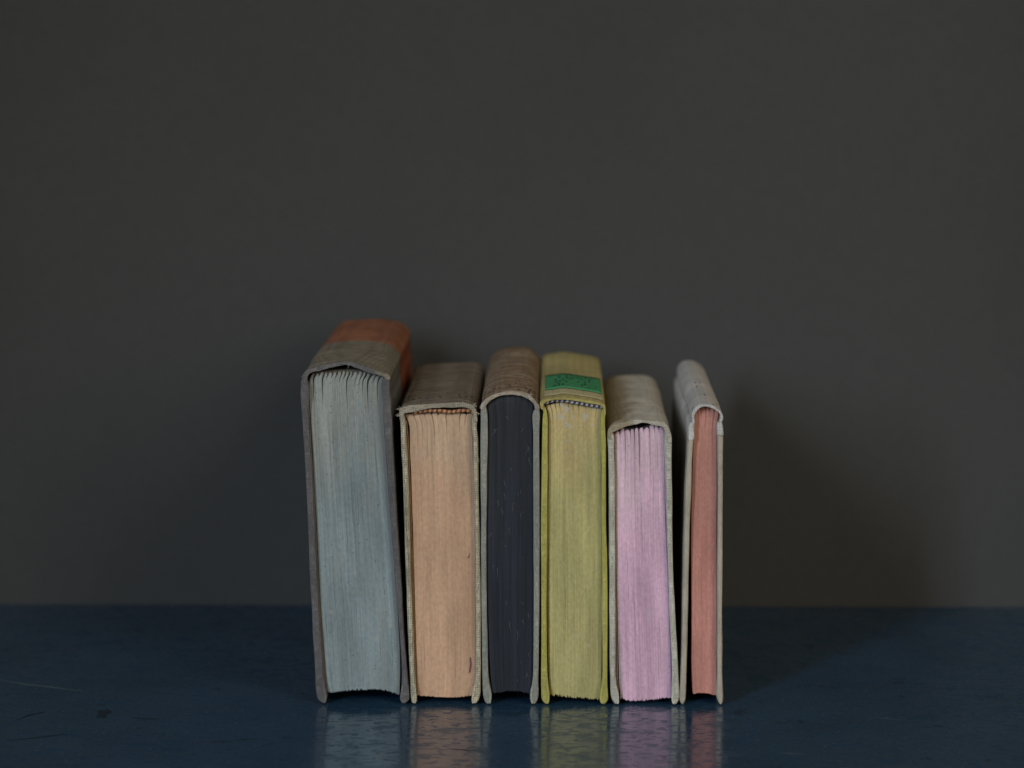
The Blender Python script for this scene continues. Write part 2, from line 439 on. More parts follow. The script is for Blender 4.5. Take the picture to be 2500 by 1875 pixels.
# ------------------------------------------------------------------ books (outlines measured on the photograph, in its pixels)
def make_book(cfg):
    rnd = random.Random(cfg['seed'])
    xs = [p[0] for p in cfg['board_a'][0]] + [p[0] for p in cfg['board_b'][0]]
    ox = px(0.5 * (min(xs) + max(xs)), 1722)[0]
    root = bpy.data.objects.new('book', None); scene.collection.objects.link(root)
    root.location = (ox, 0, 0); root.empty_display_size = 0.03
    root['label'] = cfg['label']; root['category'] = 'book'; root['group'] = 'hardback books standing spine up in a row'
    D = cfg['depth']
    loc = lambda pts: [(px(*p)[0] - ox, px(*p)[1]) for p in pts]
    # boards: outer and inner edge, each from the spine down to the table
    for key in ('board_a', 'board_b'):
        outer, inner = cfg[key]
        (ax, ay), (bx, by) = outer[-1], inner[-1]
        foot = [(ax + (bx - ax) * 0.12, ay - 1), ((ax + bx) / 2, max(ay, by) + 2.2), (bx - (bx - ax) * 0.12, by - 1)]
        pts = loc(outer[:-1] + foot) + loc(inner[:-1])[::-1]
        ol = spline(pts, 0.0018)
        zmin = min(p.y for p in ol); zmax = max(p.y for p in ol)
        ol = [Vector((p.x, p.y - (zmin - 0.0003) * (zmax - p.y) / (zmax - zmin))) for p in ol]
        b = prism('cover_board', ol, cfg.get('board_y', 0.0004), D, 0.0007, root, cfg['board_mat'], wob=0.00022, rag=0.0003, seed=rnd.uniform(0, 90))
        b['label'] = cfg['board_label']
        # the cloth folded in at the lower corner
        s = 1 if key == 'board_a' else -1
        (x_o, z_o), (x_i, z_i) = loc([outer[-1]])[0], loc([inner[-1]])[0]
        if cfg.get('fold', True):
            zi = [p for p in loc(inner)]
            zz = [0.0007, 0.003, 0.006, 0.0095]
            tabi = sorted((z, x) for x, z in zi)
            fo = [(interp(tabi, z) + s * (0.0001 if 0.002 < z < 0.008 else -0.0003), z) for z in zz]
            fi = [(interp(tabi, z) - s * 0.0010, z) for z in zz[::-1]]
            fo = spline(fo + fi, 0.0012)
            prism('corner_fold', fo, 0.0001, 0.02, 0.00025, b, cfg['board_mat'], segs=3, seed=3)
        if cfg.get('quarter'):
            zq = px(1250, cfg['quarter'][0 if key == 'board_a' else 1])[1]
            o2 = [(x - s * 0.00010, z) for x, z in loc(outer) if z > zq]
            i2 = [(x + s * 0.00010, z) for x, z in loc(inner) if z > zq]
            tabo = sorted((z, x) for x, z in loc(outer)); tabi = sorted((z, x) for x, z in loc(inner))
            o2 = o2 + [(interp(tabo, zq) - s * 0.00010, zq)]; i2 = i2 + [(interp(tabi, zq) + s * 0.00010, zq)]
            q = prism('spine_cloth', spline(o2 + i2[::-1], 0.0015), 0.00015, D + 0.0002, 0.0006, b, cfg['spine_mat'], segs=8, wob=0.0001, rag=0.0002, seed=8)
            q['label'] = 'white spine cloth wrapped over the top of the board'
    # spine
    outer = loc(cfg['spine'][0]); inner = loc(cfg['spine'][1])
    ol = spline(outer + inner[::-1], 0.0012)
    morph = None
    if cfg.get('spine_far'):
        ta = sorted((p.x, p.y) for p in spline(outer, 0.001, False)); tb = sorted((p.x, p.y) for p in spline(loc(cfg['spine_far']), 0.001, False))
        xl, xr = ta[0][0] + 0.0008, ta[-1][0] - 0.0008
        def morph(x, y):
            f = min(1.0, max(0.0, (y - 0.002) / 0.05)); f = f * f * (3 - 2 * f)
            k = min(1.0, max(0.0, min(x - xl, xr - x) / 0.0025))
            return f * k * (interp(tb, x) - interp(ta, x))
    sp_ = prism('spine', ol, 0.0, D + 0.0004, 0.00035, root, cfg['spine_mat'], segs=26, wob=cfg.get('spine_wob', 0.0005), rag=cfg.get('rag', 0.0007), seed=rnd.uniform(0, 90), morph=morph)
    sp_['label'] = cfg['spine_label']
    # page block
    blk = Block(cfg['left'], cfg['right'], cfg['top'], cfg['bottom'], ox)
    ns = cfg['sections']
    ws = [rnd.uniform(0.75, 1.25) for _ in range(ns)]; tot = sum(ws)
    us = [0.0]
    for w in ws: us.append(us[-1] + w / tot)
    gt = cfg.get('gap', 0.00022)
    reach = [rnd.choice((0.03, 0.05, 0.07, 0.1, 0.16, 0.3)) for _ in range(ns + 1)]
    for i in range(ns):
        section(blk, us[i], us[i + 1], cfg['recess'], D - cfg['recess'], root, cfg['page_mat'], rnd, gt * rnd.uniform(0.3, 1.2), -0.00002,
                reach[i], reach[i + 1], cfg.get('fold_h', 0.0007), cfg.get('ragged', 0.0004), lift=rnd.uniform(-1, 1) * cfg.get('lift', 0.0002), dy=rnd.uniform(-1, 1) * 0.00005, deepk=cfg.get('deep', 0.0003))
    # loose leaves and endpapers: (offset of the head in px, offset of the foot, which edge, material, trim at the foot in px)
    for (d0, d1, edge, mat, nm, cut, hd) in cfg.get('leaves', []):
        tab = blk.L if edge == 'a' else blk.R
        s = -1 if edge == 'a' else 1
        u = 0.0 if edge == 'a' else 1.0
        z1, z0 = interp(blk.T, u) - hd * 0.00019, interp(blk.B, u) + cut * 0.00019
        th = 0.00016; pa, pb = [], []
        for k in range(13):
            f = k / 12; z = z1 + (z0 - z1) * f
            x = interp(tab, z) + s * (d0 + (d1 - d0) * f ** 1.5) * 0.00019 + 0.00008 * noise.noise(Vector((f * 4, d0, d1)))
            pa.append(Vector((x - th, z))); pb.append(Vector((x + th, z)))
        lf = prism(nm, pa + pb[::-1], cfg['recess'] + rnd.uniform(-0.0006, 0.0004), D - cfg['recess'], 0.00005, root, mat, segs=4)
        me = lf.data; ul = me.uv_layers.new(name='UVMap')
        for lp in me.loops:
            v = me.vertices[lp.vertex_index].co; ul.data[lp.index].uv = (v.x, v.z)
    # lining glued across the folds, seen in the hollow of the spine
    if cfg.get('lining'):
        mat, dz = cfg['lining']
        up = [(blk.pt(u, 0)[0], blk.pt(u, 0)[1] + dz * math.sin(math.pi * (0.08 + 0.84 * u)) + 0.0001) for u in [0.04 + 0.92 * k / 14 for k in range(15)]]
        dn = [(blk.pt(u, 0)[0], blk.pt(u, 0)[1] - 0.0012) for u in [0.04 + 0.92 * k / 14 for k in range(15)]]
        prism('spine_lining', [Vector(p) for p in up + dn[::-1]], cfg['recess'] + 0.0012, D - cfg['recess'] - 0.001, 0.0002, root, mat, segs=4, rag=0.0005)
    # head band
    if cfg.get('headband'):
        mats, pts, r, count = cfg['headband']
        line = spline(loc(pts), 0.0004, False)
        acc = [0.0]
        for p, q in zip(line, line[1:]): acc.append(acc[-1] + (q - p).length)
        verts, faces, mi = [], [], []
        S = 10
        M = count * 6
        def at(s):
            for i in range(len(acc) - 1):
                if acc[i + 1] >= s:
                    f = (s - acc[i]) / max(acc[i + 1] - acc[i], 1e-9); return line[i].lerp(line[i + 1], f)
            return line[-1]
        for i in range(M + 1):
            c = at(acc[-1] * i / M); ph = i / 6
            rr = r * (0.86 + 0.2 * abs(math.sin(math.pi * ph)) + 0.08 * noise.noise(Vector((ph, 3, 1))))
            for k in range(S):
                an = 2 * math.pi * k / S
                verts.append((c.x + 0.0002 * math.sin(an), cfg['recess'] - 0.0014 - rr * 0.9 * math.cos(an), c.y + rr * math.sin(an)))
        for i in range(M):
            for k in range(S):
                a, b = i * S + k, i * S + (k + 1) % S
                faces.append((a, b, b + S, a + S)); mi.append((i // 6) % 2)
        faces += [tuple(range(S)), tuple(range(M * S + S - 1, M * S - 1, -1))]; mi += [0, 0]
        me = bpy.data.meshes.new('headband'); me.from_pydata(verts, [], faces)
        for p, m in zip(me.polygons, mi): p.material_index = m; p.use_smooth = True
        hb = link('headband', me, root, mats[0]); me.materials.append(mats[1])
        hb['label'] = cfg['headband_label']
    # printed labels: sheets that follow the back of the spine
    for (nm, xa, xb, ya, yb, mat, lift, lab) in cfg.get('labels', []):
        so = spline(outer, 0.001, False)
        tab = sorted((p.x, p.y) for p in so)
        XA, XB = px(xa, 985)[0] - ox, px(xb, 985)[0] - ox
        nx, ny = 28, 8; verts, faces, uvs = [], [], []
        for j in range(ny + 1):
            for i in range(nx + 1):
                x = XA + (XB - XA) * i / nx; y = ya + (yb - ya) * j / ny
                verts.append((x, y + 0.0006 * noise.noise(Vector((x * 90, j, 2))) * (j in (0, ny)), interp(tab, x) + lift)); uvs.append((i / nx, j / ny))
        for j in range(ny):
            for i in range(nx):
                a = j * (nx + 1) + i; faces.append((a, a + 1, a + nx + 2, a + nx + 1))
        me = bpy.data.meshes.new(nm); me.from_pydata(verts, [], faces)
        ul = me.uv_layers.new(name='UVMap')
        for lp in me.loops: ul.data[lp.index].uv = uvs[lp.vertex_index]
        for p in me.polygons: p.use_smooth = True
        lb = link(nm, me, sp_, mat); lb['label'] = lab
        md = lb.modifiers.new('paper', 'SOLIDIFY'); md.thickness = 0.00004; md.offset = 1
    # frayed threads at the near edge of the cloth: (x px, y px, direction, length mm, count)
    if cfg.get('threads'):
        paths = []
        for (x, y, d, ln, cnt) in cfg['threads']:
            for _ in range(cnt):
                X, Z = px(x + rnd.uniform(-4, 4), y + rnd.uniform(-3, 3))
                paths.append(thread(rnd, (X - ox, 0.0002, Z), (d[0] + rnd.uniform(-.5, .5), -0.5, d[1] + rnd.uniform(-.5, .5)), ln * 0.001 * rnd.uniform(.5, 1.2), 0.45))
        o = tube('loose_threads', paths, 0.00013, sp_, cfg['thread_mat']); o['kind'] = 'stuff'
    # paper fibres lying on the cut edge
    if cfg.get('fibres'):
        cnt, mat = cfg['fibres']; paths = []
        for _ in range(cnt):
            u, t = rnd.uniform(0.08, 0.92), rnd.uniform(0.04, 0.97)
            x, z = blk.pt(u, t); a = rnd.gauss(0, 0.2)
            ln = rnd.choice((0.0012, 0.002, 0.003, 0.005)) * rnd.uniform(.6, 1.2)
            p = Vector((x, cfg['recess'] - 0.00035, z)); path = [p.copy()]
            for i in range(4):
                a += rnd.uniform(-.3, .3)
                p = p + Vector((math.sin(a), 0, -math.cos(a))) * (ln / 4); path.append(p.copy())
            paths.append(path)
        o = tube('paper_fibres', paths, 0.00007, root, mat, sides=4); o['kind'] = 'stuff'
    # ink marks on the cut edge
    for (pts, mat) in cfg.get('ink', []):
        ip = loc(pts); me = bpy.data.meshes.new('ink_mark'); n = len(ip)
        vs = [(x, cfg['recess'] - 0.0006, z) for x, z in ip] + [(x, cfg['recess'] + 0.0006, z) for x, z in ip]
        me.from_pydata(vs, [], [tuple(range(n)), tuple(range(2 * n - 1, n - 1, -1))] + [(i, (i + 1) % n, n + (i + 1) % n, n + i) for i in range(n)])
        link('ink_mark', me, root, mat)
    return root

fibre = plain('pale_fibre', (0.62, 0.58, 0.48))
leaf_pale = plain('leaf_paper', (0.50, 0.42, 0.40))
leaf_dull = plain('leaf_dull_paper', (0.22, 0.19, 0.16))

# --- 1: thick grey cloth, bluish edges, orange back half
make_book(dict(seed=11, depth=0.202, recess=0.0040, sections=17, gap=0.0004, deep=0.0006, fold_h=0.0011, lift=0.0003, ragged=0.0005,
    label='thickest and tallest book, grey cloth with blue-grey page edges and orange-stained spine',
    board_label='worn slate grey cloth board', spine_label='sagging olive grey spine turning orange towards its far end',
    board_a=([(737, 925), (734, 950), (736, 1000), (745, 1148), (751, 1270), (756, 1400), (763, 1543), (769, 1640), (771, 1690), (776, 1712), (781, 1719)],
             [(750, 932), (755, 960), (752, 1000), (761, 1148), (767, 1270), (773, 1400), (781, 1543), (790, 1658), (797, 1700), (797, 1712), (794, 1719)]),
    board_b=([(950, 918), (951, 950), (955, 1010), (962, 1148), (970, 1290), (977, 1400), (986, 1543), (994, 1650), (998, 1690), (998, 1712), (993, 1719)],
             [(937, 925), (933, 945), (935, 1010), (944, 1148), (954, 1290), (963, 1400), (974, 1543), (981, 1650), (979, 1690), (977, 1706), (981, 1719)]),
    spine=([(740, 934), (736.5, 924), (739, 915), (748, 904.5), (782, 895), (819, 887), (852, 884), (874, 890), (906, 901), (931, 911), (948, 915), (952.5, 920), (952.5, 927)],
           [(748, 934), (750, 922), (757, 912.5), (782, 904.5), (819, 895), (850, 891.5), (871, 899), (906, 911), (925, 917), (938, 921), (944, 928)]),
    spine_far=[(738, 924), (744, 908), (760, 895), (790, 888), (840, 884.5), (885, 886), (915, 891), (934, 899), (945, 909), (952, 922)],
    left=[(757, 913), (753, 925), (754, 945), (756, 1000), (764, 1148), (771, 1270), (777, 1400), (787, 1560), (794, 1650), (799, 1696)],
    right=[(942, 915), (935, 926), (931, 945), (934, 1010), (943, 1148), (953, 1290), (962, 1400), (972, 1543), (976, 1650), (974, 1702)],
    top=[(757, 916), (775, 913), (812, 910), (849, 909), (886, 911), (919, 915), (941, 920)],
    bottom=[(799, 1696), (843, 1691), (900, 1688), (943, 1691), (974, 1701)],
    page_mat=page_mat('blue_grey_edges', (0.222, 0.258, 0.248), (0.270, 0.272, 0.235), 0.155, streak=0.2, line=0.5, spots=0.10, side=(0.215, 0.205, 0.17), side_u=(0.017, 0.026), blot=(0.30, 0.285, 0.22), blot_amt=0.35, seed=1),
    board_mat=cloth_mat('slate_cloth', (0.195, 0.178, 0.168), (0.18, 0.165, 0.135), 0.004, period=0.0006, weave=0.4, band=(0.34, 0.095, 0.045), band_y=0.094),
    spine_mat=cloth_mat('olive_spine_cloth', (0.19, 0.175, 0.165), (0.25, 0.21, 0.15), 0.0022, period=0.0008, weave=0.22, stain=(0.15, 0.15, 0.12), band=(0.41, 0.168, 0.088), band_y=0.094, worn=(0.36, 0.29, 0.20), worn_amt=0.7, streaky=True),
    lining=(plain('mull_lining', (0.10, 0.082, 0.055)), 0.0006),
    leaves=[(6, 4, 'a', leaf_dull, 'endpaper', 10, 30), (3, 2, 'a', leaf_dull, 'endpaper', 4, 25), (2, 6, 'b', plain('blue_endpaper', (0.17, 0.21, 0.25)), 'endpaper', -8, 30)],
    threads=[(852, 891, (-0.5, -0.6), 2.4, 2), (741, 916, (-0.8, 0.3), 1.2, 4), (935, 914, (0.4, 0.6), 1.0, 4)], thread_mat=plain('grey_thread', (0.3, 0.28, 0.25)),
    fibres=(40, fibre)))

# --- 2: linen, peach edges
make_book(dict(seed=22, depth=0.168, recess=0.0038, sections=10, gap=0.00013, fold_h=0.0004, ragged=0.0002, rag=0.0005, spine_wob=0.0003,
    label='frayed beige linen book with peach page edges and red and gold striped headband',
    board_label='coarse beige linen board', spine_label='flat brown spine with frayed pale linen edge',
    board_a=([(976, 1004), (974.5, 1014), (977, 1031), (980, 1098), (983.5, 1158), (987, 1290), (990, 1400), (996, 1543), (1001, 1658), (1002, 1700), (1003.5, 1719)],
             [(986, 1012), (988, 1022), (990, 1036), (993, 1098), (996, 1158), (1000, 1290), (1003, 1400), (1008, 1543), (1013, 1658), (1016.5, 1700), (1016.5, 1719)]),
    board_b=([(1163.5, 1012), (1164.5, 1030), (1163, 1042), (1166, 1073), (1167.5, 1148), (1170, 1290), (1172, 1400), (1174, 1543), (1173, 1658), (1171, 1704), (1166, 1719)],
             [(1155, 1014), (1152, 1032), (1152.5, 1048), (1154, 1073), (1155, 1148), (1158, 1290), (1160, 1400), (1161.5, 1543), (1159.5, 1658), (1152, 1704), (1151, 1717)]),
    spine=([(976, 1020), (974.5, 1004), (980, 996), (1000, 990.5), (1023, 988.5), (1073, 985.5), (1123, 983), (1147, 987), (1160, 998), (1164.5, 1018), (1165, 1030)],
           [(985, 1020), (987, 1011.5), (1011, 1006.5), (1045, 998), (1073, 996), (1105, 995.5), (1132, 995), (1150, 1001), (1156, 1012), (1156, 1030)]),
    left=[(986, 1012), (991, 1022), (998, 1038), (1000, 1098), (1003, 1158), (1007, 1290), (1010.5, 1400), (1014, 1543), (1017, 1658), (1018, 1703)],
    right=[(1157, 1013), (1152, 1024), (1151, 1040), (1153, 1098), (1155, 1148), (1157, 1290), (1159, 1400), (1160, 1543), (1158, 1658), (1152, 1703)],
    top=[(988, 1013.5), (1030, 1011.5), (1073, 1011), (1120, 1011), (1155, 1014.5)],
    bottom=[(1018, 1702), (1058, 1705), (1101, 1707), (1130, 1705), (1152, 1702)],
    page_mat=page_mat('peach_edges', (0.52, 0.312, 0.186), (0.51, 0.34, 0.212), 0.142, streak=0.12, line=0.3, dark=(0.2, 0.11, 0.06), blot=(0.50, 0.32, 0.22), blot_amt=0.5, seed=2),
    board_mat=cloth_mat('linen_cloth', (0.54, 0.46, 0.315), (0.3, 0.26, 0.19), 0.004, period=0.00085, weave=0.5),
    spine_mat=cloth_mat('linen_spine_cloth', (0.52, 0.45, 0.32), (0.24, 0.19, 0.135), 0.0016, period=0.0009, weave=0.28, stain=(0.13, 0.11, 0.085), worn=(0.38, 0.31, 0.23), worn_amt=0.6, streaky=True,
        marks=(0.010, 0.040, 330, 110, 0.35, (0.05, 0.045, 0.035))),
    headband=((plain('maroon_silk', (0.20, 0.055, 0.045), 0.6), plain('gold_silk', (0.46, 0.27, 0.10), 0.6)),
        [(1006, 1009), (1022, 1006), (1045, 1004.5), (1073, 1004.5), (1100, 1007), (1125, 1004), (1145, 1004), (1156, 1009)], 0.00092, 26),
    headband_label='maroon and gold striped silk headband',
    leaves=[(7, 5, 'a', plain('brown_shade_leaf', (0.42, 0.22, 0.09)), 'endpaper', 2, 12), (3.5, 2.5, 'a', plain('tan_shade_leaf', (0.46, 0.27, 0.13)), 'endpaper', 0, 16), (-1, 1, 'b', plain('mauve_endpaper', (0.45, 0.34, 0.28)), 'endpaper', 0, 12)],  # brown and tan leaves: the board's warm shade on the peach edges, as colour
    threads=[(979, 1000, (-0.7, 0.5), 2.6, 9), (976, 1012, (-0.7, -0.5), 1.8, 6), (1156, 992, (0.5, 0.7), 2.2, 10), (1162, 1010, (0.8, 0.1), 1.6, 7), (1130, 986, (0.3, 0.8), 1.3, 6), (1170, 1125, (0.6, 0.2), 1.2, 3), (1015, 1712, (0.7, 0.2), 1.2, 3)],
    thread_mat=plain('linen_thread', (0.55, 0.49, 0.38)), fibres=(30, plain('peach_fibre', (0.72, 0.55, 0.4))),
    ink=[([(1146, 1608), (1149, 1611), (1150, 1628), (1147.5, 1644), (1144.5, 1647), (1146, 1636), (1147.5, 1622)], plain('plum_ink', (0.13, 0.05, 0.075))),
         ([(1141, 1365), (1146, 1357), (1147, 1352), (1144, 1365)], plain('brown_ink', (0.10, 0.06, 0.05)))]))

# --- 3: brown back, navy edges
make_book(dict(seed=33, depth=0.190, recess=0.0026, sections=8, gap=0.00004, deep=0.0001, fold_h=0.0003, ragged=0.0004, rag=0.0006,
    label='book with dark navy page edges and scuffed brown rounded spine',
    board_label='faded grey green cloth board', spine_label='scuffed brown rounded spine with pin holes and pale rim',
    board_a=([(1177, 991), (1173.5, 1000), (1173, 1036), (1173.5, 1154), (1174, 1272), (1174.7, 1400), (1176, 1543), (1177.5, 1658), (1180, 1702), (1184, 1719)],
             [(1187, 996), (1190, 1010), (1191.5, 1036), (1189, 1154), (1188, 1272), (1187.5, 1400), (1189.5, 1543), (1193, 1658), (1199.5, 1698), (1199, 1718)]),
    board_b=([(1314, 996), (1317.5, 1006), (1317, 1066), (1317.5, 1213), (1317.5, 1400), (1316, 1543), (1314.5, 1658), (1314, 1704), (1310, 1719)],
             [(1306, 1000), (1300.5, 1010), (1301.5, 1066), (1302, 1213), (1302.5, 1400), (1302, 1543), (1300, 1658), (1294, 1702), (1297, 1719)]),
    spine=([(1176, 1003), (1173, 992), (1182, 977), (1203, 964), (1238, 956), (1274, 957), (1298, 967), (1311, 982), (1318, 996), (1314, 1003)],
           [(1184, 999), (1188, 989), (1209, 972), (1238, 965), (1268, 967.5), (1291, 978), (1304, 990), (1306, 1000)]),
    left=[(1187, 972), (1187, 990), (1193, 1014), (1191, 1095), (1190, 1213), (1190, 1400), (1193, 1543), (1198, 1658), (1203, 1697)],
    right=[(1306, 975), (1305, 992), (1300, 1010), (1300, 1066), (1302, 1213), (1302, 1400), (1301, 1543), (1299.5, 1658), (1296, 1699)],
    top=[(1188, 990), (1209, 972.5), (1238, 965.5), (1268, 968), (1291, 978.5), (1305, 991)],
    bottom=[(1203, 1696), (1229, 1692.5), (1257, 1690), (1280, 1693), (1296, 1698)],
    page_mat=page_mat('navy_edges', (0.0150, 0.0165, 0.0225), (0.017, 0.0175, 0.019), 0.15, streak=0.55, line=0.2, dark=(0.15, 0.15, 0.16), rough=0.6, spec=0.3, spots=0.0, seed=3),
    board_mat=cloth_mat('sage_cloth', (0.44, 0.425, 0.34), (0.26, 0.25, 0.2), 0.004, period=0.0006, weave=0.35, stain=(0.33, 0.33, 0.29), stain_amt=0.6),
    spine_mat=cloth_mat('brown_spine_cloth', (0.46, 0.42, 0.34), (0.31, 0.205, 0.122), 0.0015, period=0.0007, weave=0.2, stain=(0.22, 0.12, 0.06), worn=(0.56, 0.45, 0.32), worn_amt=0.75, streaky=True,
        marks=(0.004, 0.036, 420, 130, 0.4, (0.05, 0.03, 0.02))),
    threads=[(1290, 966, (0.6, 0.4), 1.8, 5), (1175, 994, (-0.5, 0.2), 1.0, 4)], thread_mat=plain('pale_thread', (0.6, 0.57, 0.5)),
    fibres=(36, plain('grey_fibre', (0.22, 0.22, 0.215)))))

# --- 4: yellow with green label
lab = N('green_label_paper'); uv = lab.tc.outputs['UV']
d_, c_ = lab.voro(lab.vec(uv, (15, 5.5, 1)), 1)
rows_ = lab.math('MULTIPLY', lab.math('GREATER_THAN', lab.sep(c_)[0], 0.56), lab.ramp(d_, 0.42, 0.28))
s_ = lab.sep(uv)
inside = lab.math('MULTIPLY', lab.math('MULTIPLY', lab.ramp(s_[0], 0.1, 0.16), lab.ramp(s_[0], 0.94, 0.88)), lab.math('MULTIPLY', lab.ramp(s_[1], 0.12, 0.2), lab.ramp(s_[1], 0.93, 0.85)))
gcol = lab.mix(lab.ramp(lab.noise(lab.vec(uv, (9, 4, 1)), 1, 4), 0.3, 0.7), (0.055, 0.25, 0.098), (0.07, 0.29, 0.118))
gcol = lab.mix(lab.math('MULTIPLY', lab.math('MULTIPLY', rows_, inside), 0.9), gcol, (0.012, 0.045, 0.022))
label_green = lab.done(gcol, 0.7, 0.2)
lab = N('cream_label_paper'); uv = lab.tc.outputs['UV']
d_, c_ = lab.voro(lab.vec(uv, (24, 2.2, 1)), 1)
ccol = lab.mix(lab.math('MULTIPLY', lab.math('MULTIPLY', lab.math('GREATER_THAN', lab.sep(c_)[0], 0.6), lab.ramp(d_, 0.28, 0.16)), 0.6), (0.52, 0.44, 0.23), (0.16, 0.16, 0.09))
label_cream = lab.done(ccol, 0.75, 0.2)
make_book(dict(seed=44, depth=0.192, recess=0.0038, sections=11, gap=0.00009, fold_h=0.0004, ragged=0.0006, rag=0.0004, spine_wob=0.00015,
    label='mustard yellow cloth book with green label on its spine and chipped yellow page edges',
    board_label='mustard yellow cloth board', spine_label='mustard yellow rounded spine',
    board_a=([(1320, 990), (1326, 1004), (1324, 1024), (1322.8, 1095), (1321, 1272), (1320.8, 1400), (1321.4, 1543), (1321.7, 1680), (1324, 1714), (1328, 1722)],
             [(1331, 996), (1336, 1012), (1338, 1030), (1337.5, 1095), (1336.5, 1272), (1335, 1400), (1335, 1543), (1337.4, 1658), (1341.7, 1700), (1340, 1716)]),
    board_b=([(1479, 1000), (1477.5, 1024), (1479, 1095), (1480, 1272), (1482.8, 1400), (1483.4, 1543), (1484, 1680), (1484, 1714), (1480, 1723.5)],
             [(1472, 1000), (1466.5, 1018), (1467.5, 1095), (1468.5, 1272), (1469.7, 1400), (1470, 1543), (1470, 1658), (1464, 1706), (1468, 1723)]),
    spine=([(1322, 1000), (1317.5, 985), (1324, 978), (1351, 973.5), (1377, 970), (1416, 975), (1460, 982.5), (1476, 989), (1479.5, 1004), (1478, 1016)],
           [(1330, 1000), (1327, 989), (1339, 980), (1377, 976.5), (1416, 981.5), (1460, 989), (1470.5, 993), (1473, 1004), (1472, 1016)]),
    left=[(1331, 982), (1333, 994), (1338, 1010), (1339.5, 1095), (1338.5, 1243), (1339.5, 1400), (1340, 1543), (1343, 1658), (1346, 1701)],
    right=[(1471, 988), (1470, 1000), (1466, 1022), (1467, 1095), (1467.5, 1213), (1469, 1400), (1469.5, 1543), (1468.5, 1660), (1463, 1712)],
    top=[(1333, 992), (1355, 987), (1377, 984.6), (1416, 990.5), (1440, 994), (1469, 999)],
    bottom=[(1346, 1701), (1372, 1703.5), (1400, 1707), (1429, 1709), (1463, 1712)],
    page_mat=page_mat('yellow_edges', (0.405, 0.35, 0.142), (0.465, 0.35, 0.153), 0.152, streak=0.16, line=0.25, dark=(0.25, 0.2, 0.08), blot=(0.38, 0.34, 0.18), blot_amt=0.4, chips=(0.45, 0.41, 0.37), spots=0.03, seed=4),
    board_mat=cloth_mat('mustard_cloth', (0.61, 0.535, 0.15), (0.46, 0.40, 0.11), 0.004, period=0.0006, weave=0.22, stain=(0.56, 0.53, 0.11), stain_amt=0.5),
    spine_mat=cloth_mat('mustard_spine_cloth', (0.58, 0.48, 0.15), (0.57, 0.46, 0.19), 0.003, period=0.0006, weave=0.14, stain=(0.46, 0.39, 0.16), stain_amt=0.5, stain_scale=30),
    headband=((plain('navy_silk', (0.05, 0.05, 0.11), 0.6), plain('cream_silk', (0.52, 0.48, 0.38), 0.6)),
        [(1329, 988), (1345, 981), (1377, 979), (1400, 983.5), (1430, 988.5), (1472, 995)], 0.00080, 24),
    headband_label='navy and cream chequered headband',
    labels=[('spine_label', 1330, 1473, 0.0350, 0.0935, label_green, 0.00028, 'green paper label with small dark print'),
            ('spine_label', 1328, 1475, 0.0130, 0.0335, label_cream, 0.00024, 'cream paper strip with small dark print')],
    leaves=[(2.6, 2, 'a', plain('ochre_endpaper', (0.36, 0.25, 0.07)), 'endpaper', 0, 8)],
    threads=[(1377, 970, (0.0, 0.8), 1.6, 8)], thread_mat=plain('yellow_thread', (0.6, 0.5, 0.2)),
    fibres=(60, plain('straw_fibre', (0.74, 0.68, 0.4)))))

